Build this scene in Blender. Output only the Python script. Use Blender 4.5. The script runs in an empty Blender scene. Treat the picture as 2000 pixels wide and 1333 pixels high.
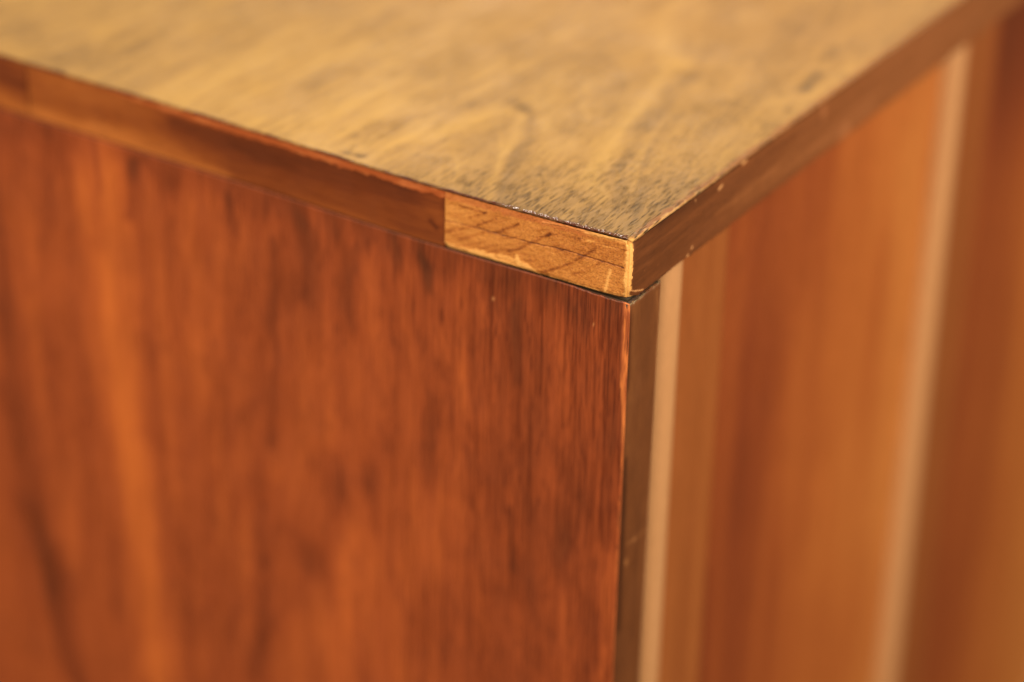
import bpy, math, random
import numpy as np
from mathutils import Matrix, Vector

S = 0.001                                   # everything below is in millimetres
scene = bpy.context.scene
C = scene.collection

# ------------------------------------------------------------------ camera
CAM = Vector((-582.09, -320.48, 329.93))
FWD = Vector((0.745197, 0.462186, -0.480693))
RGT = Vector((0.536504, -0.843648, 0.020552))
UPV = Vector((0.396037, 0.273209, 0.876648))
cd = bpy.data.cameras.new('camera'); cam = bpy.data.objects.new('camera', cd); C.objects.link(cam)
cam.matrix_world = Matrix(((RGT.x, UPV.x, -FWD.x, CAM.x*S), (RGT.y, UPV.y, -FWD.y, CAM.y*S),
                           (RGT.z, UPV.z, -FWD.z, CAM.z*S), (0, 0, 0, 1)))
cd.sensor_width = 36; cd.lens = 4985.26/2000*36
cd.clip_start = 0.01; cd.clip_end = 50
cd.dof.use_dof = True
cd.dof.focus_distance = (Vector((0, 4, -8)) - CAM).dot(FWD)*S
cd.dof.aperture_fstop = 3.4
cd.dof.aperture_blades = 0
scene.camera = cam

# ------------------------------------------------------------------ light
w = bpy.data.worlds.new('World'); scene.world = w; w.use_nodes = True
bg = w.node_tree.nodes['Background']
bg.inputs[0].default_value = (1.0, 0.72, 0.44, 1); bg.inputs[1].default_value = 0.5
def area(name, loc, target, size, power, col):
    l = bpy.data.lights.new(name, 'AREA'); l.shape = 'RECTANGLE'; l.size = size[0]; l.size_y = size[1]
    l.energy = power; l.color = col
    o = bpy.data.objects.new(name, l); C.objects.link(o); o.location = loc
    o.rotation_euler = (Vector(target) - Vector(loc)).to_track_quat('-Z', 'Y').to_euler()
area('key_light', (-1.3, 0.2, 1.3), (0.0, 0.1, -0.05), (0.9, 0.9), 50, (1.0, 0.82, 0.60))  # main warm area light, from above left
area('front_fill', (0.0, -0.62, 0.42), (0.22, 0, 0.0), (0.4, 0.4), 7.6, (1.0, 0.83, 0.64))  # unseen fill light added to brighten the front and doors
area('glint_light', (1.65, 1.10, 1.10), (0.05, 0.05, 0), (0.13, 0.13), 4.5, (1.0, 0.88, 0.74))  # unseen light added behind, aimed so the varnished rim glints
scene.view_settings.view_transform = 'Standard'; scene.view_settings.look = 'None'
scene.view_settings.exposure = 0.0; scene.view_settings.gamma = 1.0

# ------------------------------------------------------------------ wood figure: marks measured on the cabinet, mm in each face's plane
TOP_MARKS = [
 ([(5.2, 8.5), (18.4, 19.8), (30.6, 30.6), (48.1, 38.3), (80.2, 47.7), (102.8, 52.0), (126.9, 55.8)], 4, 1.0),
 ([(126.9, 55.8), (136.3, 66.1), (147.6, 74.5), (166.6, 81.1), (179.0, 80.8)], 6, 0.7),
 ([(7.6, 8.1), (21.7, 18.2), (36.5, 28.7), (67.2, 38.2), (97.8, 44.4), (121.6, 48.0)], 4, -0.7),
 ([(1.7, 50.0), (16.1, 57.8), (30.3, 63.7), (44.8, 68.6), (61.1, 76.2)], 2.2, 1.0),
 ([(61.8, 76.7), (59.2, 83.2), (50.0, 87.1), (34.3, 88.4), (22.9, 94.3)], 3, 0.75),
 ([(1.8, 46.8), (16.1, 54.6), (34.2, 61.5), (46.9, 65.7), (63.9, 74.4), (67.0, 82.3)], 2.6, -0.9),
 ([(63.9, 74.4), (67.9, 86.8), (54.0, 95.6), (37.7, 104.5), (16.3, 109.3)], 3, -0.6),
 ([(9.4, 5.5), (28.4, 14.8), (48.5, 24.5), (67.0, 31.6)], 1.6, -1.0),
 ([(8.7, 6.5), (31.0, 17.4), (49.6, 26.3), (69.1, 34.1)], 2, 0.7),
 ([(50.3, 62.2), (40.8, 48.7), (27.5, 35.1), (12.1, 25.8)], 10, 0.35),
 ([(133.1, 94.8), (109.5, 72.7), (95.4, 62.4)], 8, -0.35),
 ([(7.1, 130.5), (22.7, 125.9), (42.0, 123.5), (59.1, 121.2)], 8, 0.7),
 ([(-0.1, 117.1), (23.4, 114.4), (42.6, 111.8)], 6, 0.55),
 ([(1.2, 98.6), (19.5, 97.8), (34.8, 94.6)], 6, 0.6),
 ([(4.8, 176.2), (27.7, 173.3), (50.4, 171.6)], 7, 0.5),
 ([(10.1, 161.5), (27.6, 158.4), (51.2, 155.1), (72.0, 149.0)], 9, 0.45),
 ([(38.2, 143.4), (53.5, 144.2), (66.6, 141.0)], 3, -0.7),
 ([(26.8, 269.0), (22.2, 250.9), (11.0, 227.3)], 12, -0.6),
 ([(12.1, 210.4), (22.8, 210.6), (37.5, 209.5)], 5, -0.5),
 ([(53.3, 111.1), (71.5, 111.2), (98.0, 112.2)], 8, -0.35),
 ([(2.7, 105.1), (3.4, 102.1), (3.9, 99.3)], 1.5, -2.2),
 ([(129.1, 8.8), (137.1, 10.9), (143.7, 12.9)], 2.2, -1.9),
 ([(159.9, 15.5), (166.0, 16.3)], 2.5, -1.1),
 ([(154.7, 40.2), (173.5, 38.0), (192.8, 35.8)], 10, -0.4),
 ([(113.4, 14.9), (125.0, 5.8), (134.6, 6.9)], 2.5, 0.7),
 ([(86.1, 4.4), (96.0, 4.0)], 1.5, -0.5),
 ([(113.2, 29.9), (127.6, 31.8), (169.3, 43.9), (183.5, 57.4)], 5, 0.4),
 ([(148.5, 33.1), (126.7, 25.6), (85.7, 18.8)], 8, -0.4),
 ([(-1.3, 9.0), (-0.6, 19.9), (0.0, 30.9)], 2.0, -0.5),
 ([(14.9, -2.4), (45.3, -3.0), (81.0, -1.9)], 2.5, -0.35),
]
END_MARKS = [
 ([(200.8, -24.6), (198.4, -52.3), (198.8, -81.6), (197.4, -121.6), (194.3, -162.8), (191.0, -205.7), (189.9, -235.7)], 9, 1.1),
 ([(207.4, -68.4), (207.8, -104.5), (202.5, -144.3)], 6, 0.6),
 ([(213.7, -33.7), (211.1, -57.8)], 5, 0.6),
 ([(182.7, -31.0), (182.3, -61.1), (179.9, -95.7), (180.0, -136.5)], 4, 0.45),
 ([(258.0, -39.6), (251.2, -77.2), (249.2, -117.6), (247.9, -155.6), (245.1, -192.3), (239.1, -224.5), (231.3, -252.8)], 6, -1.0),
 ([(258.0, -133.1), (254.7, -162.3), (254.0, -207.0), (248.8, -247.2)], 5, -0.5),
 ([(247.9, -182.1), (238.1, -212.5), (226.1, -250.6)], 9, -0.5),
 ([(239.7, -94.0), (237.9, -126.6), (231.9, -154.4), (229.4, -197.8)], 4, 0.5),
 ([(224.3, -25.1), (225.6, -54.1)], 3, -0.5),
 ([(205.3, -25.8), (204.2, -40.5)], 2, -0.9),
 ([(188.5, -26.9), (190.3, -40.5), (192.4, -46.8)], 2.5, -1.2),
 ([(148.5, -27.2), (147.9, -38.0)], 2, -0.8),
 ([(119.8, -26.5), (118.1, -38.7), (120.4, -52.3)], 7, -0.7),
 ([(131.4, -38.9), (133.2, -65.6), (131.6, -80.4), (134.3, -100.8), (135.7, -111.2)], 3, -1.0),
 ([(137.4, -132.0), (139.2, -153.4), (136.6, -173.6), (140.7, -196.9), (144.8, -217.1)], 6, -0.8),
 ([(109.3, -116.1), (111.7, -135.1), (120.7, -154.9)], 8, -0.7),
 ([(86.5, -96.5), (90.6, -109.6), (96.9, -119.7)], 4, -0.6),
 ([(100.0, -29.9), (102.1, -45.0), (100.3, -63.0)], 4, -0.8),
 ([(94.0, -24.6), (94.2, -42.7), (95.3, -57.7)], 6, 0.45),
 ([(151.3, -122.5), (155.3, -138.3), (157.4, -162.2)], 3, 0.5),
 ([(161.4, -101.7), (159.4, -129.4)], 5, 0.4),
 ([(99.2, -144.8), (103.7, -171.6), (112.9, -204.0)], 14, 0.4),
 ([(68.4, -113.5), (70.2, -138.1)], 12, 0.3),
 ([(72.8, -29.2), (71.8, -37.8)], 3, -0.8),
 ([(68.7, -75.3), (70.5, -98.7), (70.4, -110.3)], 3, -0.5),
 ([(2.9, -112.8), (1.8, -158.1)], 4, 0.7),
 ([(19.2, -128.7), (18.9, -165.2)], 3, 0.5),
 ([(39.1, -106.9), (38.6, -126.2)], 2, -0.8),
 ([(26.8, -131.6), (27.8, -162.1)], 4, -0.4),
 ([(38.9, -36.8), (38.3, -61.7)], 3, -0.7),
 ([(20.2, -100.1), (22.5, -118.2)], 4, -0.4),
 ([(52.0, -30.2), (51.8, -44.3)], 2, 0.6),
 ([(58.7, -23.3), (57.0, -75.2)], 2.5, 0.4),
 ([(164.4, -52.1), (165.3, -91.0)], 10, 0.25),
]
BLOCK_MARKS = [
 ([(57.0, -7.3), (53.9, -5.8), (50.8, -4.0)], 0.35, -1.6),
 ([(60.1, -4.1), (55.1, -4.2), (51.2, -4.2)], 0.3, -1.3),
 ([(53.9, -9.0), (50.6, -7.1), (47.1, -5.2)], 0.35, -1.6),
 ([(47.3, -9.7), (43.5, -7.5), (39.2, -4.8)], 0.45, -1.7),
 ([(65.4, -14.6), (59.9, -12.1), (54.4, -9.4)], 0.4, -1.2),
 ([(65.4, -17.3), (59.4, -15.0), (51.6, -11.0)], 0.45, -1.0),
 ([(51.6, -11.0), (45.1, -8.9), (42.9, -9.0)], 0.3, -0.6),
 ([(42.7, -15.0), (38.4, -12.6), (34.2, -9.4), (28.1, -5.1)], 0.5, -1.2),
 ([(30.7, -18.6), (25.4, -15.8), (20.1, -12.5), (12.5, -6.0)], 0.45, -1.2),
 ([(20.0, -16.5), (15.3, -13.6), (8.7, -8.1)], 0.5, -0.6),
 ([(65.5, -10.5), (56.1, -10.0), (47.2, -10.0), (34.7, -9.8), (23.5, -9.1), (2.9, -9.6)], 0.22, -2.6),
 ([(13.6, -4.3), (7.9, -3.9), (2.2, -3.9)], 0.28, -1.6),
 ([(20.5, -4.2), (17.8, -4.0)], 0.5, -0.9),
 ([(47.1, -18.2), (42.7, -18.0), (39.4, -18.7)], 0.5, -1.2),
 ([(28.9, -5.8), (27.9, -5.1)], 0.5, -1.0),
 ([(64.9, -20.2), (59.8, -20.1)], 1.0, 1.2),
 ([(55.9, -19.6), (50.4, -19.7), (44.8, -19.9), (39.9, -20.3), (35.0, -19.9)], 2.0, 1.9),
 ([(39.5, -15.5), (38.7, -17.9)], 0.6, 1.6),
 ([(35.0, -20.4), (23.1, -20.0), (12.4, -19.9), (1.9, -19.2)], 0.9, 1.0),
 ([(7.1, -11.5), (7.9, -15.0), (8.8, -19.9)], 0.55, 1.5),
 ([(30.6, -2.0), (23.7, -1.3), (15.8, -1.4)], 0.45, 1.6),
 ([(15.8, -1.4), (9.0, -1.1), (2.8, -0.9)], 0.75, 2.2),
 ([(15.2, -4.0), (8.9, -4.2), (3.7, -3.8)], 0.4, 1.2),
 ([(0.8, 0.1), (0.2, -5.7), (0.7, -11.9), (-0.1, -18.7)], 1.2, 2.4),
 ([(38.7, -2.0), (34.4, -1.3)], 1, -0.6),
 ([(61.5, -18.7), (54.8, -17.9), (47.1, -16.7)], 1.5, -0.5),
 ([(34.0, -16.5), (28.6, -16.0)], 2, -0.4),
 ([(26.2, -8.6), (18.1, -9.9)], 2, -0.35),
]
EDGING_MARKS = [
 ([(232.2, -17.8), (201.4, -17.7), (173.4, -19.3), (150.3, -20.8)], 2.6, 1.5),
 ([(150.3, -20.8), (117.7, -20.2), (65.7, -20.6)], 2.0, 0.5),
 ([(205.6, -15.7), (171.0, -15.0), (152.3, -19.1)], 2.5, 0.7),
 ([(169.5, -5.6), (153.9, -6.9), (137.5, -8.0), (113.4, -7.0), (78.6, -5.4)], 5, -1.0),
 ([(117.5, -9.8), (86.2, -10.1), (67.3, -10.1)], 3, 0.15),
 ([(71.0, -12.0), (69.1, -14.1)], 0.8, -1.2),
 ([(65.8, -2.8), (65.7, -20.1)], 0.8, -0.4),
 ([(222.4, -4.3), (209.3, -6.5)], 4, 0.3),
]
EDGING_MARKS_FAR = [
 ([(246.3, -16.6), (237.2, -17.6), (233.8, -18.2)], 2.6, 1.3),
 ([(245.2, -6.1), (238.6, -8.2), (234.1, -9.0)], 5, -1.1),
]
FRONT_MARKS = [
 ([(52.7, -4.1), (54.7, -3.6)], 0.5, 4),
 ([(34.8, 0.2), (35.7, 0.2)], 0.35, 4),
 ([(37.6, -1.9), (37.9, -2.4)], 0.3, 3),
 ([(37.1, -17.4), (37.4, -17.2)], 0.45, 4.5),
 ([(34.4, -19.1), (35.0, -19.0)], 0.5, 4.5),
 ([(67.7, -1.1), (70.4, -1.1)], 0.7, 3),
 ([(123.2, -0.8), (125.6, -5.7)], 1.4, 1.6),
 ([(141.2, -17.6), (144.9, -16.8)], 2.5, 1.2),
 ([(-2.1, -15.5), (2.5, -17.5), (7.5, -18.9)], 0.3, 3),
 ([(65.8, -12.3), (108.5, -14.4), (162.4, -14.6)], 3, 0.5),
 ([(16.2, -1.2), (51.3, -3.2)], 1.5, -0.5),
 ([(52.4, -12.3), (93.7, -12.4)], 1, 0.6),
 ([(15.7, -14.6), (16.0, -14.5)], 0.15, 2.5),
 ([(7.6, -12.8), (7.9, -13.0)], 0.15, 2.5),
]
PANEL_MARKS = [
 ([(5.6, -107.5), (9.8, -108.5), (13.1, -108.7), (17.6, -108.6)], 0.35, 1.5),
 ([(9.8, -107.9), (10.5, -108.8)], 0.4, 2),
 ([(5.2, -113.8), (5.9, -115.0)], 0.9, 1.6),
 ([(16.5, -23.5), (17.8, -36.3), (18.2, -50.7)], 0.7, 0.9),
 ([(2.0, -75.4), (2.3, -112.9), (2.7, -138.5)], 1.2, -1.3),
 ([(0.2, -25.0), (1.1, -49.8)], 1.0, -0.8),
]

# ------------------------------------------------------------------ noise
def _h(ix, iy, seed):
    n = (ix.astype(np.int64)*374761393 + iy.astype(np.int64)*668265263 + seed*1442695041) & 0x7fffffff
    n = ((n ^ (n >> 13))*1274126177) & 0x7fffffff
    n = ((n ^ (n >> 15))*2246822519) & 0x7fffffff
    return ((n ^ (n >> 14)) & 0xffff)/65535.0
def vn(x, y, seed=0):
    x = np.asarray(x, float); y = np.asarray(y, float)
    ix = np.floor(x); iy = np.floor(y); fx = x-ix; fy = y-iy
    fx = fx*fx*fx*(fx*(fx*6-15)+10); fy = fy*fy*fy*(fy*(fy*6-15)+10)
    a = _h(ix, iy, seed); b = _h(ix+1, iy, seed); c = _h(ix, iy+1, seed); d = _h(ix+1, iy+1, seed)
    return (a*(1-fx)+b*fx)*(1-fy) + (c*(1-fx)+d*fx)*fy
def fbm(x, y, seed=0, o=4):
    s = 0; a = 1; t = 0
    for i in range(o):
        s = s + a*vn(x*(2**i)+i*17.3, y*(2**i)+i*9.1, seed+i); t += a; a *= .5
    return s/t*2-1                            # about -1..1
def dist(x, y, pts):
    d = np.full(x.shape, 1e9)
    if len(pts) == 1: return np.hypot(x-pts[0][0], y-pts[0][1])
    for (ax, ay), (bx, by) in zip(pts[:-1], pts[1:]):
        vx, vy = bx-ax, by-ay; L = vx*vx+vy*vy + 1e-9
        t = np.clip(((x-ax)*vx+(y-ay)*vy)/L, 0, 1)
        d = np.minimum(d, np.hypot(x-ax-t*vx, y-ay-t*vy))
    return d
def marks(x, y, M, soft=1.0, power=2.0):
    s = np.zeros(x.shape)
    for pts, wd, v in M:
        s += v*np.exp(-(dist(x, y, pts)/(wd*soft))**power)
    return s
def sstep(a, b, x):
    t = np.clip((x-a)/(b-a), 0, 1); return t*t*(3-2*t)
def lin(r, g, b):
    f = lambda c: (c/255/12.92) if c/255 <= .04045 else ((c/255+.055)/1.055)**2.4
    return np.array([f(r), f(g), f(b)])
def ramp(t, stops):
    t = np.asarray(t); out = np.zeros(t.shape+(3,)); xs = [s[0] for s in stops]
    for c in range(3): out[..., c] = np.interp(t, xs, [s[1][c] for s in stops])
    return out
def mix(a, b, f):
    f = np.asarray(f)[..., None]; return a*(1-f)+b*f

# ------------------------------------------------------------------ meshes
def axis(lo, hi, r, dense=(), coarse=40.):
    v = [lo, hi]
    if r > 0:
        for k in (.12, .3, .5, .7, .85, 1): v += [lo+r*k, hi-r*k]
    for a, b, st in dense: v += list(np.arange(max(a, lo), min(b, hi), st))
    v = sorted(set(np.round(v, 4))); o = [v[0]]
    for q in v[1:]:
        n = int((q-o[-1])//coarse); base = o[-1]
        for k in range(1, n+1):
            if base+k*(q-base)/(n+1) < q: o.append(base+k*(q-base)/(n+1))
        if q-o[-1] > .03 or q == v[-1]: o.append(q)
    return np.array(o)
def rbox(X, Y, Z, r, skip=()):
    """rounded box on the given grid lines; returns vertex array and quads"""
    nx, ny, nz = len(X), len(Y), len(Z)
    P = []; Q = []
    def face(idx, flip):
        a, b = idx.shape; q = np.stack([idx[:-1, :-1], idx[1:, :-1], idx[1:, 1:], idx[:-1, 1:]], -1).reshape(-1, 4)
        Q.append(q[:, ::-1] if flip else q)
    gid = lambda i, j, k: (i*ny+j)*nz+k
    I, J = np.meshgrid(range(nx), range(ny), indexing='ij')
    if 'top' not in skip: face(gid(I, J, nz-1), False)
    if 'bottom' not in skip: face(gid(I, J, 0), True)
    I, K = np.meshgrid(range(nx), range(nz), indexing='ij')
    if 'front' not in skip: face(gid(I, 0, K), False)
    if 'back' not in skip: face(gid(I, ny-1, K), True)
    J, K = np.meshgrid(range(ny), range(nz), indexing='ij')
    if 'left' not in skip: face(gid(0, J, K), True)
    if 'right' not in skip: face(gid(nx-1, J, K), False)
    Q = np.concatenate(Q); u, inv = np.unique(Q, return_inverse=True); Q = inv.reshape(-1, 4)
    i = u//(ny*nz); j = (u//nz) % ny; k = u % nz
    V = np.stack([X[i], Y[j], Z[k]], -1).astype(float)
    G = V.copy()
    lo = np.array([X[0], Y[0], Z[0]])+r; hi = np.array([X[-1], Y[-1], Z[-1]])-r
    inn = np.clip(V, lo, hi); d = V-inn; L = np.linalg.norm(d, axis=1)
    m = np.abs(d).max(axis=1)
    f = np.where(L > 1e-9, m/np.maximum(L, 1e-9), 1)
    V = inn + d*f[:, None]
    return V, Q, G
BASE = Vector((700*S, 225*S, -720*S))
def build(name, V, Q, mat, parent, col=None, pore=None, gloss=None):
    me = bpy.data.meshes.new(name)
    me.vertices.add(len(V)); me.vertices.foreach_set('co', (np.asarray(V)*S).astype(np.float32).ravel())
    me.loops.add(len(Q)*4); me.loops.foreach_set('vertex_index', Q.astype(np.int32).ravel())
    me.polygons.add(len(Q)); me.polygons.foreach_set('loop_start', np.arange(0, len(Q)*4, 4, dtype=np.int32))
    me.polygons.foreach_set('loop_total', np.full(len(Q), 4, np.int32))
    me.polygons.foreach_set('use_smooth', np.ones(len(Q), bool))
    me.update(calc_edges=True); me.validate()
    if col is not None:
        a = me.attributes.new('figure', 'FLOAT_COLOR', 'POINT')
        a.data.foreach_set('color', np.concatenate([np.clip(col, 0, 1), np.ones((len(V), 1))], 1).astype(np.float32).ravel())
    for nm, arr in (('pore', pore), ('gloss', gloss)):
        if arr is not None:
            a = me.attributes.new(nm, 'FLOAT', 'POINT'); a.data.foreach_set('value', np.asarray(arr, np.float32))
    me.materials.append(mat)
    o = bpy.data.objects.new(name, me); C.objects.link(o)
    if parent is not None:
        o.parent = parent
        if parent is cabinet: o.location = -BASE
    return o

# ------------------------------------------------------------------ materials
def wood(name, stretch, pore_col, rough=.38, coat=.25, pore_amt=.8, bump=.12, thr=(.56, .66), streak=.12):
    """figure colour from the mesh, fine pores, grain relief and lacquer from nodes; stretch = pore size (m) along x, y, z"""
    m = bpy.data.materials.new(name); m.use_nodes = True; nt = m.node_tree; N = nt.nodes; L = nt.links
    b = N['Principled BSDF']
    tc = N.new('ShaderNodeTexCoord')
    def noise(scale, detail=2., w=.5, dist=0.):
        mp = N.new('ShaderNodeMapping'); mp.inputs['Scale'].default_value = scale; L.new(tc.outputs['Object'], mp.inputs[0])
        n = N.new('ShaderNodeTexNoise'); n.inputs['Scale'].default_value = 1; n.inputs['Detail'].default_value = detail
        n.inputs['Roughness'].default_value = w; n.inputs['Distortion'].default_value = dist
        L.new(mp.outputs[0], n.inputs['Vector']); return n.outputs['Fac']
    def math_(op, a, c, clamp=False):
        n = N.new('ShaderNodeMath'); n.operation = op; n.use_clamp = clamp
        for i, v in enumerate((a, c)):
            if isinstance(v, (int, float)): n.inputs[i].default_value = v
            else: L.new(v, n.inputs[i])
        return n.outputs[0]
    def mr(v, a, c, d=0., e=1.):
        n = N.new('ShaderNodeMapRange'); L.new(v, n.inputs['Value'])
        for i, q in zip(range(1, 5), (a, c, d, e)): n.inputs[i].default_value = q
        return n.outputs[0]
    col = N.new('ShaderNodeAttribute'); col.attribute_name = 'figure'
    po = N.new('ShaderNodeAttribute'); po.attribute_name = 'pore'
    gl = N.new('ShaderNodeAttribute'); gl.attribute_name = 'gloss'
    inv = tuple(1/s for s in stretch)
    n1 = noise(inv, 1.2, .45, 0)
    n2 = noise(tuple(i*.55 for i in inv), 1.5, .5, 0)
    n3 = noise(tuple(i*2.3 for i in inv), 3, .6)
    p = mr(n1, thr[0], thr[1]); p = math_('MAXIMUM', p, math_('MULTIPLY', mr(n2, thr[0]+.02, thr[1]+.04), .6))
    pf = math_('MULTIPLY', math_('MULTIPLY', p, po.outputs['Fac']), pore_amt, True)
    st = mr(n3, .25, .75, 1-streak, 1+streak)
    mul = N.new('ShaderNodeVectorMath'); mul.operation = 'SCALE'; L.new(col.outputs['Color'], mul.inputs[0]); L.new(st, mul.inputs['Scale'])
    mx = N.new('ShaderNodeMix'); mx.data_type = 'RGBA'; mx.inputs[7].default_value = (*pore_col, 1)
    L.new(pf, mx.inputs[0]); L.new(mul.outputs[0], mx.inputs[6]); L.new(mx.outputs[2], b.inputs['Base Color'])
    rr = math_('SUBTRACT', rough+.30, math_('MULTIPLY', gl.outputs['Fac'], .30))
    rn = mr(noise((90, 90, 90), 4, .6), .3, .7, -.05, .06)
    L.new(math_('ADD', rr, rn, True), b.inputs['Roughness'])
    b.inputs['Coat Roughness'].default_value = .22
    L.new(math_('MULTIPLY', gl.outputs['Fac'], coat), b.inputs['Coat Weight'])
    b.inputs['Specular IOR Level'].default_value = .4
    bp = N.new('ShaderNodeBump'); bp.inputs['Strength'].default_value = bump*2; bp.inputs['Distance'].default_value = .0003
    hgt = math_('ADD', math_('MULTIPLY', pf, -1.), math_('MULTIPLY', n3, .35))
    L.new(hgt, bp.inputs['Height']); L.new(bp.outputs[0], b.inputs['Normal']); L.new(bp.outputs[0], b.inputs['Coat Normal'])
    return m
def plain(name, col, rough=.6, nscale=60., var=.25):
    m = bpy.data.materials.new(name); m.use_nodes = True; nt = m.node_tree; N = nt.nodes; L = nt.links
    b = N['Principled BSDF']; b.inputs['Roughness'].default_value = rough
    tc = N.new('ShaderNodeTexCoord'); n = N.new('ShaderNodeTexNoise'); n.inputs['Scale'].default_value = nscale; n.inputs['Detail'].default_value = 5
    L.new(tc.outputs['Object'], n.inputs['Vector']); r = N.new('ShaderNodeValToRGB'); L.new(n.outputs['Fac'], r.inputs[0])
    r.color_ramp.elements[0].position = .3; r.color_ramp.elements[1].position = .7
    r.color_ramp.elements[0].color = (*[c*(1-var) for c in col], 1); r.color_ramp.elements[1].color = (*[min(1, c*(1+var)) for c in col], 1)
    L.new(r.outputs[0], b.inputs['Base Color'])
    return m
DARKPORE = tuple(lin(70, 48, 24)*.8)
m_top = wood('veneer_top', (.0046, .00043, .001), tuple(lin(100, 76, 44)*.55), rough=.40, coat=.10, pore_amt=.85, bump=.25, streak=.08)
m_end = wood('veneer_end', (.0007, .00042, .008), tuple(lin(86, 30, 14)*.7), rough=.36, coat=.25, pore_amt=.75, bump=.10, thr=(.55, .68), streak=.12)
m_blk = wood('end_grain', (.0005, .0006, .00035), tuple(lin(120, 58, 20)*.6), rough=.42, coat=.1, pore_amt=.5, bump=.25, thr=(.52, .66), streak=.16)
m_edg = wood('edging_wood', (.001, .006, .0006), tuple(lin(80, 34, 14)*.7), rough=.38, coat=.2, pore_amt=.35, bump=.06, streak=.10)
m_frt = wood('front_wood', (.005, .001, .0005), tuple(lin(60, 34, 18)*.7), rough=.34, coat=.3, pore_amt=.4, bump=.06, streak=.12)
m_pnl = wood('front_edge_wood', (.0006, .001, .006), tuple(lin(55, 34, 18)*.7), rough=.36, coat=.3, pore_amt=.35, bump=.08, streak=.14)
m_door = wood('door_wood', (.0012, .0012, .012), tuple(lin(90, 38, 14)*.7), rough=.34, coat=.25, pore_amt=.35, bump=.04, streak=.10)
m_core = plain('core_board', lin(70, 45, 28)*.7, .8)
m_gap = plain('gap_fill', lin(74, 62, 44)*.6, .6, 1400)
m_chip = plain('chip_pale', lin(190, 150, 105)*.7, .5, 2000)
m_floor = plain('floor_boards', lin(120, 80, 50)*.6, .5, 6)

# ------------------------------------------------------------------ setting
fl = bpy.data.meshes.new('floor'); fl.from_pydata([(-3, -3, -.72), (4, -3, -.72), (4, 3.5, -.72), (-3, 3.5, -.72)], [], [(0, 1, 2, 3)])
fl.materials.append(m_floor); fo = bpy.data.objects.new('floor', fl); C.objects.link(fo); fo['kind'] = 'structure'

# ------------------------------------------------------------------ the cabinet
cabinet = bpy.data.objects.new('wooden_cabinet', None); C.objects.link(cabinet); cabinet.location = BASE
cabinet['label'] = 'vintage walnut veneer cabinet with a worn bare corner on its top edge'
cabinet['category'] = 'cabinet'
XL, YD, TH = 1370., 430., 20.
K = dict(top=np.array([.565,.595,.575]), blk=np.array([.80,.86,.98]), edg=np.array([.68,.73,.82]), frt=np.array([.84,.87,.94]), end=np.array([.87,1.02,1.18]), pnl=.92, door=np.array([1.0,1.25,1.7]), stile=np.array([.90,1.0,1.2]), lip=np.array([.90,1.14,1.46]))                                   # photograph colour -> surface colour, per face
def child(o):                                # sub-part: parent sits at -BASE already
    return o

def sag(y, z=-20.): return .6*np.exp(-(y/15)**2)*(1+np.maximum(z, -20.)/20.) - 1.0*np.exp(-((y-75)/45)**2)

def rub(V, zc, r, amt):                       # corner rubbed away by years of knocks
    d2 = V[:, 0]**2+V[:, 1]**2+(V[:, 2]-zc)**2
    f = amt*np.exp(-d2/(r*r)); V[:, 0] += f; V[:, 1] += f*1.1; V[:, 2] += (.35*f if zc > -20.5 and zc < -10 else -.3*f)

# tabletop: core board
X = axis(9, XL-1, 0, (), 400); Y = axis(1, YD, 0, (), 200); Z = axis(-TH+.9, -2.2, 0, (), 30)
V, Q, G = rbox(X, Y, Z, 0); top = build('tabletop', V, Q, m_core, cabinet, np.tile(lin(90, 55, 30), (len(V), 1)), np.zeros(len(V)), np.zeros(len(V)))

# top veneer
def edge_noise(t, s, seed): return fbm(t/s, t*0+.5, seed, 3)
X = axis(0, XL, .45, ((0, 12, .22), (12, 40, .4), (40, 110, .8), (110, 320, 1.6)), 60)
Y = axis(0, YD, .45, ((0, 12, .3), (12, 80, .35), (80, 150, .6), (150, 310, 1.0)), 40)
Z = axis(-.9, 0, .45, (), 1)
V, Q, G = rbox(X, Y, Z, .45, skip=('bottom',))
x, y, z = V.T.copy(); V[:, 2] += sag(y, z)
def top_colour(x, y):
    t = marks(x+2.0*fbm(x/9, y/4, 21, 3), y+.9*fbm(x/12, y/4, 22, 3), TOP_MARKS, 1.0, 1.8)*.9
    d = np.sqrt((y-79)**2+9.); d = np.where(d < 22, 2.1*d, 46.2+4.2*(d-22))
    sfield = x + d + 16*fbm(x/70, y/26, 7, 3) + 7*fbm(x/16, y/9, 8, 3)
    ph = sfield/27.; fr = ph-np.floor(ph)
    t += (.30*(.5-fr)+.42*np.exp(-(fr/.10)**2))*(.5+.5*vn(x/40, y/30, 9)+.2)
    t += .42*fbm(x/46, y/5.2, 11, 4) + .95*fbm((x+.12*y)/20, y/1.25, 12, 3)*(.35+.65*sstep(50, 90, y)) + .30*fbm(x/7, y/2.2, 15, 2)
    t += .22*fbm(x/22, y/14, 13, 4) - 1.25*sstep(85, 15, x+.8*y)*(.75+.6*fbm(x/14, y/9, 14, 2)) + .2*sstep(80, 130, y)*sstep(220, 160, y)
    c = ramp(t, [(-2.6, lin(96, 84, 62)), (-1.2, lin(172, 134, 84)), (-.45, lin(194, 151, 91)), (.1, lin(208, 162, 95)), (.7, lin(219, 173, 101)), (1.6, lin(232, 185, 106))])
    return c, t
c, t = top_colour(x, y)
# pale sheen toward the front right, painted in as a greyer, warmer tan
c = mix(c, c*np.array([1.02, .96, 1.08]), sstep(60, 200, x)*.8)
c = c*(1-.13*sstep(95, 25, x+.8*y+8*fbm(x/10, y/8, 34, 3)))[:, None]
pore = np.clip(.42-.35*t + .45*fbm(x/12, y/8, 31, 2)+.75*sstep(95, 20, np.hypot(x, y)), .04, 1.3)
gloss = .55+.3*fbm(x/20, y/20, 33, 3)
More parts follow.
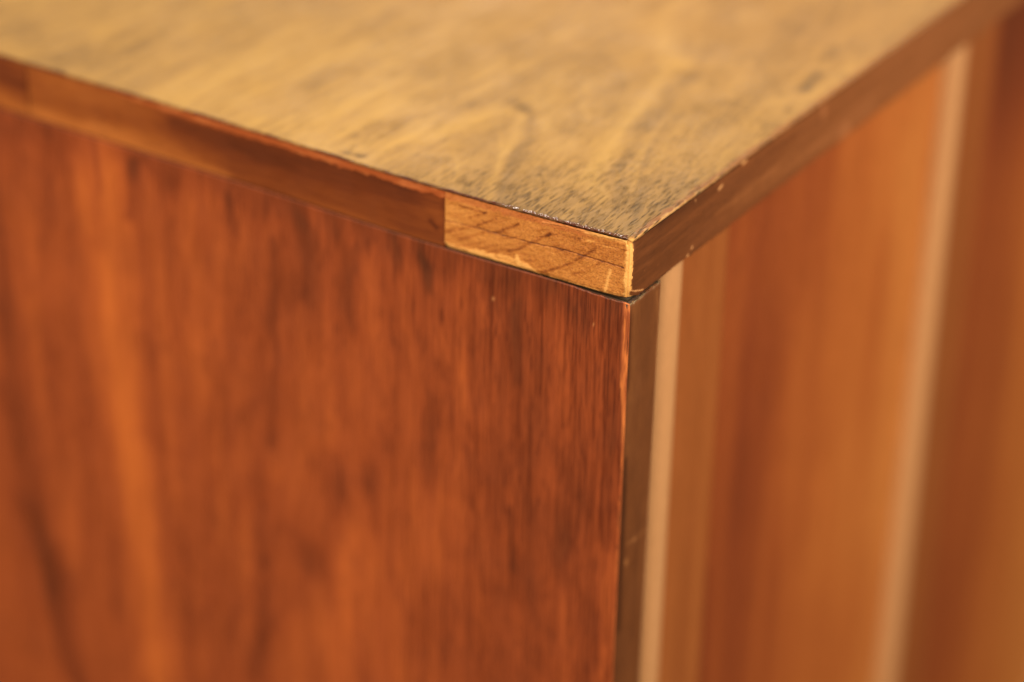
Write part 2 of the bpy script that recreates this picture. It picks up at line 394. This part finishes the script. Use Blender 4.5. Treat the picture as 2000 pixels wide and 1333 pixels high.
# edges: dark sealed rim on the end side, worn bright line at the corner of the front side
rim = sstep(.95+.5*np.exp(-((y-22)/20)**2), .2, x + .5*fbm(y/.6, y*0, 41, 3) + .4*fbm(y/3, y*0, 42, 2)); rimc = lin(96, 38, 22)
c = mix(c, np.tile(rimc, (len(x), 1)), rim*np.clip(.8+.5*fbm(y/7, y*0, 43, 3), .3, 1)*sstep(-.2, 1.2, y)); gloss = gloss+rim*.6
wornf = sstep(.55, .15, y)*sstep(70, 12, x+14*fbm(x/8, x*0, 45, 3)); c = mix(c, np.tile(lin(238, 178, 112), (len(x), 1)), wornf*.9)
chip = sstep(.18, .45, fbm(x/2.6, y/1.6, 49, 3))*sstep(1.5, .5, y)*sstep(90, 25, x); c = mix(c, np.tile(lin(236, 184, 126), (len(x), 1)), chip*.8)
drk = sstep(3.0, .8, y+1.*fbm(x/3, x*0, 47, 3))*(1-wornf)*(1-chip); c = mix(c, np.tile(lin(170, 105, 66), (len(x), 1)), drk*.75)
bare = sstep(2.3, .9, np.hypot(x, y)+.7*fbm(x/.9, y/.9, 48, 3)); c = mix(c, np.tile(lin(246, 186, 104), (len(x), 1)), bare); gloss = gloss*(1-bare)
for gx, gw in ((18.5, 1.0), (52, 1.6)):
    pass
# chips and lacquer beads along the rim
bead = sstep(.3, .75, vn(y/.55, x/.5+3, 51))*sstep(.9, .2, x)*sstep(48, 20, y)*sstep(1.5, 4, y)
V[:, 2] += bead*.24; V[:, 0] -= bead*.16; gloss = gloss+bead*.9
V[:, 0] += sstep(.5, .1, x)*.10*edge_noise(y, 3, 53); V[:, 1] += sstep(.5, .1, y)*(.14*edge_noise(x, 4, 54)+.25*np.maximum(0, edge_noise(x, 9, 55)-.35))
V[:, 2] -= bare*.25; rub(V, 0., 2.2, .35)
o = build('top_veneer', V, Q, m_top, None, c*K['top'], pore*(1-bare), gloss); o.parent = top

# crazed varnish beads along the rim near the corner
rnd = random.Random(11); V = []; Q = []
m_bead = plain('varnish_dark', lin(96, 40, 26)*.7, .14, 800); m_bead.node_tree.nodes['Principled BSDF'].inputs['Coat Weight'].default_value = 1.0
for i in range(150):
    by = 2.5+43*rnd.random()**1.25; bx = .15+.9*rnd.random()**1.6+(.8*rnd.random() if rnd.random() < .12 else 0); r = .13+.2*rnd.random(); n0 = len(V)
    r *= 1.35; sx, sy, sz = r*(1+1.2*rnd.random()), r*(1+.5*rnd.random()), r*.30
    for a in range(4):
        th = (a+.25)/4*math.pi/2
        for b in range(8):
            ph = b*math.pi/4; V.append((bx+sx*math.cos(th)*math.cos(ph), by+sy*math.cos(th)*math.sin(ph), float(sag(by, 0.))-.03+sz*math.sin(th)))
    for a in range(3):
        for b in range(8): Q.append((n0+a*8+b, n0+a*8+(b+1) % 8, n0+(a+1)*8+(b+1) % 8, n0+(a+1)*8+b))
    for b in (0, 2, 4): Q.append((n0+24, n0+25+b, n0+26+b, n0+27+b))
o = build('varnish_bead', np.array(V), np.array(Q), m_bead, None); o.parent = top; o['kind'] = 'stuff'

# the bare end-grain block at the corner
BY = 65.6
X = axis(0, 8.9, 1.9, ((0, 3, .22),), 4); Y = axis(.06, BY-.06, 1.9, ((0, BY, .2),), 5); Z = axis(-TH, -.82, 1.9, ((-TH, -.8, .18),), 5)
V, Q, G = rbox(X, Y, Z, 1.9, skip=('top', 'right'))
V[:, 1] = np.where(G[:, 1] > BY-2.1, G[:, 1], V[:, 1]); V[:, 0] = np.where(G[:, 1] > BY-2.1, np.where(G[:, 2] > -TH+1.9, G[:, 0], V[:, 0]), V[:, 0])
# upper rim stays square under the veneer
up = G[:, 2] > -2.75; yc = G[:, 1] < 2.0
V[up, 2] = G[up, 2]; s = up & ~yc; V[s, 0] = G[s, 0]
x, y, z = V.T.copy(); V[:, 2] += sag(y, z)
def block_colour(y, z, depth):
    wy = y+.30*fbm(y/1.5, z/1.1, 61, 3); wz = z+.16*fbm(y/1.4, z/1.2, 62, 3)
    wz = wz*(1+.0*y)
    t = marks(wy, wz, BLOCK_MARKS, 1.0, 2.2)
    t = np.where(t < 0, t*np.clip(.8+.8*fbm(y/2.2, z/1.6, 65, 4), .4, 1.4), t*1.2)
    # slanted growth lines, broken up
    u = (z+.42*y+1.4*fbm(y/14, z/8, 66, 2))/2.1; fr = u-np.floor(u)
    t -= .75*np.exp(-((fr-.5)/.10)**2)*sstep(.35, .75, vn(y/5, z/2.5, 57))*sstep(12, 30, y)
    t += .25*fbm(y/9, z/4, 63, 4) + .45*fbm(y/.7, z/.6, 64, 3)*sstep(60, 25, y) + .2*fbm(y/6, z/.7, 58, 3)
    t += 1.0*sstep(46, 58, y)*(.4+.6*fbm(y/9, z/2, 56, 2))
    # stain worn through along the lower arris
    edge = -TH+2.3+1.3*fbm(y/5, y*0+2, 55, 4)+.5*fbm(y/1.2, y*0, 54, 3)+1.4*np.exp(-((y-45)/9)**2)-1.6*sstep(38, 30, y)
    t += 1.25*sstep(edge+.18, edge-.18, z)*sstep(-1, 6, y)
    t += 2.0*sstep(2.9, 1.7, y+.8*fbm(z/1.8, y/3, 69, 4)) - .25*sstep(30, 10, y)*sstep(-16, -6, z)
    c = ramp(t, [(-2.4, lin(96, 44, 16)), (-1.2, lin(146, 80, 30)), (-.4, lin(192, 116, 48)), (.2, lin(212, 138, 62)), (1., lin(230, 158, 78)), (2.2, lin(250, 186, 102))])
    return c, t
c, t = block_colour(y, z, x)
# red-stained band under the veneer
band = sstep(-3.4, -2.4, z+.8*fbm(y/2.2, z/2, 67, 3))*sstep(6, 22, y)
c = mix(c, np.tile(lin(196, 108, 52), (len(x), 1)), band*.7)
V[:, 0] += .14*fbm(y/1.8, z/1.2, 68, 4)*sstep(.5, 2, y); dn = .35*np.maximum(0, fbm(z/2.3, y/2, 60, 3)-.1)*sstep(3, 1, y); V[:, 0] += dn; V[:, 1] += dn
V[:, 0] += .22*np.exp(-(dist(y, z, BLOCK_MARKS[10][0])/.16)**2)
V[:, 0] -= .12*sstep(1.0, 1.8, t)*(G[:, 1] < BY-1.5)
rub(V, -20.3, 3.4, .75); rub(V, 0., 2.2, .35)
gl = np.clip(.45-.3*t, 0, .8)
o = build('corner_block', V, Q, m_blk, None, c*K['blk'], np.clip(.9-.2*t, .1, 1), gl); o.parent = top; o['label'] = 'pale bare end-grain block at the corner'

# long edging strips of the end
def edging(y0, y1, M, tone, sd, label=None):
    X = axis(.12, 8.9, .8, (), 4); Y = axis(y0, y1, 0, ((y0, min(y1, 290), .5),), 30); Z = axis(-TH, -.82, .8, ((-TH, -.8, .3),), 5)
    V, Q, G = rbox(X, Y, Z, .8, skip=('top', 'right')); V[:, 1] = G[:, 1]
    up = G[:, 2] > -1.7; V[up] = G[up]
    x, y, z = V.T.copy(); V[:, 2] += sag(y, z)
    t = marks(y+1.2*fbm(y/10, z/3, sd, 3), z+.5*fbm(y/9, z/3, sd+1, 3), M, 1.1, 2)
    t += .5*fbm(y/34, z/3.2, sd+2, 4) + .25*fbm(y/9, z/.9, sd+3, 3) + tone - .45*sstep(190, 130, y) + .45*sstep(170, 200, y)
    c = ramp(t, [(-1.8, lin(92, 40, 16)), (-.9, lin(122, 56, 22)), (0, lin(150, 76, 30)), (.8, lin(172, 94, 38)), (1.8, lin(198, 116, 52))])
    hi = 3.1 + .5*fbm(y/7, y*0, sd+5, 4)+.5*fbm(y/1.5, y*0, sd+6, 2); hi = hi*(.35+.65*sstep(215, 165, y))
    band = sstep(hi+.35, hi-.25, -z)*(.4+.6*sstep(230, 180, y))
    c = mix(c, mix(np.tile(lin(186, 92, 40), (len(x), 1)), np.tile(lin(214, 120, 62), (len(x), 1)), sstep(.0, .6, fbm(y/5, z/1., sd+7, 3))), band*.9)
    V[:, 0] -= .10*band
    o = build('edging_strip', V, Q, m_edg, None, c*K['edg'], np.full(len(x), .6), .7-.3*band); o.parent = top
    if label: o['label'] = label
    return o
edging(BY+.04, 233.4, EDGING_MARKS, 0, 70)
edging(233.7, YD, EDGING_MARKS_FAR, -.3, 80)

# front edging strip (dark), its left end worn back at the corner
X = axis(0, XL, .0, ((0, 6, .12), (6, 70, .35), (70, 320, 1.4)), 60); Y = axis(0, .9, 0, (), 2); Z = axis(-TH, -.86, .0, ((-TH, -TH+1.6, .15), (-TH, 0, .35)), 5)
V, Q, G = rbox(X, Y, Z, 0, skip=('back', 'top'))
x, y, z = V.T.copy(); V[:, 2] += sag(y, z)
t = marks(x+.15*fbm(x/.6, z/.6, 90, 2), z+.15*fbm(x/.6, z/.6, 91, 2), FRONT_MARKS, 1.0, 2.2)
chipm = t > 1.5
base = .55*fbm(x/30, z/2.2, 92, 4)+.3*fbm(x/8, z/.8, 93, 3)+1.3*sstep(20, 200, x)-.45*sstep(60, 5, x)-.5*sstep(-2.6, -.9, z+.8*fbm(x/3, z, 89, 3))*sstep(120, 30, x)  # lighter along the length: grazing sheen painted into the colour
c = ramp(np.clip(t, -1, 1.4)*.9+base, [(-1.4, lin(84, 46, 24)), (-.5, lin(108, 62, 32)), (.2, lin(130, 76, 40)), (1., lin(150, 92, 50)), (2.2, lin(176, 112, 66))])
c = mix(c, np.tile(lin(232, 172, 110), (len(x), 1)), sstep(1.6, 2.6, t))
# worn patch creeping round from the bare corner
wear = sstep(.35, -.15, x-.7-.5*fbm(z/1.6, z*0, 94, 4)-.2*fbm(z/.35, z*0, 95, 2) - 3.2*sstep(-TH+1.5, -TH+.2, z)*sstep(6.5, 0, x)*1.0)
c = mix(c, np.tile(lin(248, 184, 98), (len(x), 1)), wear)
lw = sstep(.0, .25, fbm(x/2, x*0, 96, 3)-.1)*sstep(-TH+.5, -TH, z)*sstep(60, 30, x)
c = mix(c, np.tile(lin(70, 38, 20), (len(x), 1)), lw*.6)
# geometry: recess worn area a little, round corner, ragged lower arris
V[:, 1] += .10*wear
V[:, 0] += 0.0
rr = 1.9; dx = np.clip(rr-G[:, 0], 0, rr); V[:, 1] += (rr-np.sqrt(np.maximum(rr*rr-dx*dx, 0)))*.95*(G[:, 1] < .5)
low = sstep(-TH+.9, -TH, G[:, 2]); V[:, 2] += low*(.35+.45*fbm(x/2.2, x*0, 97, 4)+1.0*sstep(5, 0, x) + .35*np.exp(-((x-28)/9)**2)); V[:, 1] += low*.12
rub(V, -20.3, 3.4, .75); rub(V, 0., 2.2, .30)
o = build('front_edging', V, Q, m_frt, None, c*K['frt'], np.full(len(x), .6)*(1-wear), np.clip(.75-wear-.5*sstep(1, 2, t), 0, 1)); o.parent = top

# carcass: side panel with its front lipping
PT = -TH-.95
X = axis(.25, 18.6, 0, (), 30); Y = axis(1.0, YD-6, 0, (), 400); Z = axis(-700, PT-.2, 0, (), 700)
V, Q, G = rbox(X, Y, Z, 0); side = build('side_panel', V, Q, m_core, cabinet, np.tile(lin(90, 50, 30), (len(V), 1)), np.zeros(len(V)), np.zeros(len(V)))
X = axis(-.15, .23, 0, (), 2); Y = axis(.05, YD-5, 0, ((0, 90, .2), (90, 130, .4), (130, 300, .8)), 30); Z = axis(-700, PT+.35, 0, ((PT-8, PT+1, .4), (PT-60, PT-8, 1.), (-330, PT-60, 2.)), 40)
V, Q, G = rbox(X, Y, Z, 0, skip=('right',))
x, y, z = V.T
wy = y+2.5*fbm(y/18, z/90, 100, 3); wz = z+10*fbm(y/20, z/60, 101, 2)
t = marks(y+2.0*fbm(y/9, z/22, 102, 4)+.6*fbm(y/2, z/12, 103, 2), z+7*fbm(y/9, z/30, 104, 3), END_MARKS, .9, 2.4)*.95
t += .28*fbm(wy/7, wz/70, 105, 3)+.22*fbm(wy/1.8, wz/22, 106, 3)*sstep(120, 60, y)+.50*fbm(wy/20, wz/40, 107, 4)+.16
t += .25*np.sin(wy*2*math.pi/11+3*fbm(wy/40, wz/80, 108, 2))*.6
sf = -z*.20 - np.sqrt((y-116)**2+20)*.62*(1-.35*sstep(40, 90, np.abs(y-116))) + 6*fbm(y/24, z/40, 130, 4) + .9*fbm(y/6, z/20, 131, 2)
fr = sf/8.5-np.floor(sf/8.5); t += (-.24*np.exp(-((fr-.15)/.16)**2) + .16*np.exp(-((fr-.6)/.2)**2))*(.25+.9*vn(y/20, z/30, 132))*sstep(235, 180, y)
t -= .8*sstep(PT-16, PT, z+9*fbm(y/5, z/20, 109, 3)) + .62*sstep(95, 25, y)+.35*sstep(60,110,y)*sstep(150,110,y)*sstep(-90,-30,z)  # painted contact shadow under the tabletop, plus darker wood near the corner
c = ramp(t, [(-1.9, lin(94, 44, 20)), (-1.0, lin(128, 56, 25)), (-.3, lin(153, 69, 32)), (.25, lin(167, 78, 36)), (.8, lin(184, 89, 40)), (1.5, lin(204, 104, 45))])
seam = sstep(111.6, 112.4, y); t2 = seam*(.09+.06*fbm(z/20, z*0, 116, 2)); c = c*(1-t2[:, None])
ln = vn((y+.5*fbm(z/45, y/30, 117, 2))/.42, z/17+9*vn(y/.42, y*0, 118), 119); lw_ = sstep(.60, .80, ln)
ln2 = vn((y+.5*fbm(z/45, y/30, 117, 2))/.8, z/26, 121); lw_ = np.maximum(lw_, .8*sstep(.74, .9, ln2))
den = (.35+.9*vn(y/7, z/40, 122))*(.35+.65*sstep(110, 60, y))
c = mix(c, c*np.array([.46, .38, .34]), np.clip(lw_*den, 0, 1))
# worn vertical arris
wid = 2.4*(1-.75*sstep(-34, -75, z)) + .35*fbm(z/3, z*0, 110, 3)
arr = sstep(wid+.12, wid-.12, y)
ac = mix(np.tile(lin(158, 76, 36), (len(x), 1)), np.tile(lin(222, 122, 58), (len(x), 1)), sstep(.0, .7, fbm(y/.7, z/7, 111, 3)+.5*sstep(-34, -42, z)))
ac = mix(ac, np.tile(lin(176, 82, 38), (len(x), 1)), sstep(-60, -85, z)*.8)
c = mix(c, ac, arr*.9)
edge = np.exp(-((y-wid)/.22)**2)*sstep(-95, -60, z); c = mix(c, np.tile(lin(80, 30, 14), (len(x), 1)), edge*.6)
specks = 0
for sy, sz, sr in ((47.5, -33, .42), (12, -31, .2)):
    c = mix(c, np.tile(lin(214, 140, 84), (len(x), 1)), np.exp(-(np.hypot(y-sy, z-sz)/sr)**2)*.8)
# chamfered corner and chewed upper arris
V[:, 0] += .35*np.clip(1-y/2.2, 0, 1)**1.5*(.8+.4*fbm(z/6, z*0, 112, 2))
V[:, 0] += .05*fbm(y/3, z/20, 113, 3)
upz = sstep(PT-.8, PT+.3, G[:, 2]); V[:, 2] += upz*sag(y)*sstep(0, 12, y); V[:, 2] += upz*(.70*sstep(7, 24, y) - .15 + .28*fbm(y/1.2, y*0, 114, 3)*sstep(26, 8, y))
rub(V, PT+.2, 3.0, .4)
pore = np.clip(.55-.35*t+.5*fbm(y/8, z/30, 115, 2)+.25*sstep(90, 30, y), .05, 1)
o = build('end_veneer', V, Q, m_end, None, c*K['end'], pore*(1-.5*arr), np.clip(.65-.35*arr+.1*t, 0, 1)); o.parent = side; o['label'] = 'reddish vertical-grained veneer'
# lipping on the front edge of the side panel
X = axis(.1, 18.9, 0, ((0, 3, .2), (3, 19, .4)), 3); Y = axis(0, .9, .0, (), 2); Z = axis(-700, PT-.1, 0, ((-200, PT, .7), (-330, -200, 1.5)), 40)
V, Q, G = rbox(X, Y, Z, 0, skip=('back',))
x, y, z = V.T
t = marks(x, z, PANEL_MARKS, 1.0, 2)+.45*fbm(x/4, z/60, 120, 4)+.3*fbm(x/6, z/9, 121, 4)-.5*sstep(1.6, .6, x)
c = ramp(t, [(-1.6, lin(62, 32, 16)), (-.6, lin(94, 54, 28)), (.1, lin(116, 70, 38)), (.8, lin(134, 86, 48)), (2., lin(176, 122, 76))])
V[:, 1] += .35*np.clip(1-G[:, 0]/.9, 0, 1)**2 + .3*np.clip(1-(18.9-G[:, 0])/1., 0, 1)**2
upz = sstep(PT-1., PT, G[:, 2]); V[:, 2] += upz*(-.25+.35*fbm(x/1.1, x*0, 122, 3)+.35*sstep(4, 14, x)); V[:, 1] += upz*.12
c = mix(c, np.tile(lin(150, 122, 88), (len(x), 1)), upz*sstep(-.2, .4, fbm(x/1.3, z*0, 123, 3))*.7)
rub(V, PT+.2, 3.0, .4)
o = build('panel_lipping', V, Q, m_pnl, None, c*K['pnl'], np.full(len(x), .5), .7+0*x); o.parent = side
# grey-brown glue strip that darkens the shadow gap under the tabletop, and splinters
rnd = random.Random(5)
X = axis(.85, 17.9, 0, (), 30); Y = axis(.95, YD-8, 0, (), 400); Z = axis(PT-.4, -TH+.35, 0, (), 3)
V, Q, G = rbox(X, Y, Z, 0); V[(G[:, 0] < 1) & (G[:, 1] < 1), :2] += .9; build('shadow_gap_strip', V, Q, m_gap, cabinet)
def splinter(p, L, ax, r, mat):
    n = 7; V = []; Q = []
    for i in range(n):
        f = i/(n-1); rr = r*math.sin(math.pi*(.08+.84*f))**.6*(.7+.6*rnd.random())
        cx = Vector(p); cx[ax] += (f-.5)*L; cx.z += .12*(rnd.random()-.5)
        for k in range(6):
            a = k*math.pi/3+rnd.random()*.4; q = cx.copy(); q[1-ax] += rr*math.cos(a); q.z += rr*math.sin(a)*.7
            V.append(tuple(q))
    for i in range(n-1):
        for k in range(6): Q.append((i*6+k, i*6+(k+1) % 6, (i+1)*6+(k+1) % 6, (i+1)*6+k))
    Q.append((0, 5, 4, 3)); Q.append((0, 3, 2, 1)); e = (n-1)*6; Q.append((e, e+1, e+2, e+3)); Q.append((e, e+3, e+4, e+5))
    return build('splinter', np.array(V), np.array(Q), mat, cabinet)
m_sp1 = plain('splinter_grey', lin(128, 112, 84)*.8, .5, 1500); m_sp2 = plain('splinter_brown', lin(150, 92, 50)*.8, .5, 1500)
for p, L, ax, r, mm in (((17.4, .25, PT+.2), 1.8, 0, .28, m_sp1), ((13.2, .3, PT+.05), 3.2, 0, .16, m_sp2), ((8, .35, PT-.05), 4.5, 0, .2, m_sp1),
                        ((4.2, .3, PT-.25), 3.2, 0, .22, m_sp1), ((1.3, .3, PT-.1), 2.0, 0, .2, m_sp1), ((.25, 21.5, PT+.35), 1.6, 1, .28, m_sp1), ((.2, 31.0, PT+.5), 1.2, 1, .18, m_sp2),
                        ((.2, 14.5, PT+.2), 2.4, 1, .14, m_sp2), ((.15, 6.2, PT+.05), 2.0, 1, .15, m_sp1)):
    splinter(p, L, ax, r, mm)

# far side panel, back, bottom of the carcass
for nm, a, b2, c2 in (('side_panel', (XL-19, XL-.5), (1, YD-6), (-700, PT)), ('back_panel', (19.2, XL-19.2), (YD-14, YD-7), (-699, PT)), ('bottom_panel', (19.2, XL-19.2), (36, YD-14.5), (-690, -670))):
    V, Q, G = rbox(axis(*a, 0, (), 2000), axis(*b2, 0, (), 2000), axis(*c2, 0, (), 2000), 0)
    build(nm, V, Q, m_door, cabinet, np.tile(lin(140, 70, 34)*.6, (len(V), 1)), np.full(len(V), .5), np.full(len(V), .5))
for lx in (40, XL-80):
    for ly in (30, YD-60):
        V, Q, G = rbox(axis(lx, lx+36, 3, (), 40), axis(ly, ly+36, 3, (), 40), axis(-720, -700.5, 0, (), 40), 0)
        build('foot', V, Q, m_core, cabinet)

# doors: stile with a rounded pale lip, then a panel that sweeps out to the next lip
REC = 12.; PER = 219.; X0 = 35.6
def door(k):
    x0 = X0+k*PER; sd = 200+30*k
    # panel
    X = axis(x0+52., x0+PER-.6, 0, ((x0, x0+PER, 1.5),), 3); Y = axis(REC, REC+14, 0, (), 20); Z = axis(-688, PT-.5, 0, ((-460, PT, 3.),), 30)
    V, Q, G = rbox(X, Y, Z, 0, skip=('back',)); x, y, z = V.T; u = x-x0
    t = .4*fbm(u/26+k*3, z/190, sd, 3)+.35*fbm(u/9, z/120, sd+1, 3)+.35*fbm(u/40, z/70, sd+2, 3)
    t += -.5*np.exp(-((u-52.-26)/26)**2)*(.6+.4*np.sin(z/30.))+1.5*sstep(PER*.35, PER*.98, u)-.3  # glow toward the next lip is painted light; dark band is wood
    if k == 1: t += .45-1.7*sstep(-130, -30, z)*sstep(1, 9, u-52.)
    c = ramp(t, [(-1.6, lin(106, 44, 18)), (-.8, lin(134, 58, 24)), (0, lin(160, 76, 30)), (.7, lin(184, 96, 38)), (1.5, lin(204, 118, 50))])
    s = sstep(PER*.55, PER, u); V[:, 1] = np.where(G[:, 1] < REC+1, REC+.8-1.5*s**1.3, G[:, 1])
    p = build('door', V, Q, m_door, cabinet, c*K['door'], np.full(len(x), .5), np.full(len(x), .7))
    # stile
    X = axis(x0+11.4, x0+52.-.5, .8, (), 2); Y = axis(REC+.4, REC+14, .8, (), 6); Z = axis(-688, PT-.5, .8, ((-460, PT, 4.),), 30)
    V, Q, G = rbox(X, Y, Z, .8); x, y, z = V.T
    t = .5*fbm((x-x0)/12, z/200, sd+5, 3)+.3*fbm((x-x0)/4, z/90, sd+6, 3)
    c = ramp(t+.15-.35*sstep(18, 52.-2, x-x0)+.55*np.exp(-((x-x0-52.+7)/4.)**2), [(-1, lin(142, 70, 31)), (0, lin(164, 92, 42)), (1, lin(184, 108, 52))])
    o = build('door_stile', V, Q, m_door, None, c*K['stile'], np.full(len(x), .4), np.full(len(x), .8)); o.parent = p
    # lip: half-round bead
    n = 14; zs = list(np.arange(-688, -460, 60.))+list(np.arange(-460, PT-.5, 6.))+[PT-.5]; V = []; Q = []; m = n+1
    for zz in zs:
        for i in range(m):
            a = math.pi*i/n; V.append((x0+3.6-7.4*math.cos(a), REC+8-(8+6.8)*math.sin(a)**.3 if 0 < i < n else REC+8, zz))
    for j in range(len(zs)-1):
        for i in range(n): Q.append((j*m+i, j*m+i+1, (j+1)*m+i+1, (j+1)*m+i))
    V = np.array(V); x, y, z = V.T
    t = .5*fbm(x/3, z/150, sd+8, 3)
    c = ramp(t, [(-1, lin(196, 126, 74)), (0, lin(214, 146, 90)), (1, lin(226, 160, 104))])
    o = build('door_lip', V, np.array(Q), m_door, None, c*K['lip'], np.full(len(x), .15), np.full(len(x), 1.)); o.parent = p; o['label'] = 'pale rounded vertical lip'
    return p
k = 0
while X0+(k+1)*PER < XL-19: door(k); k += 1
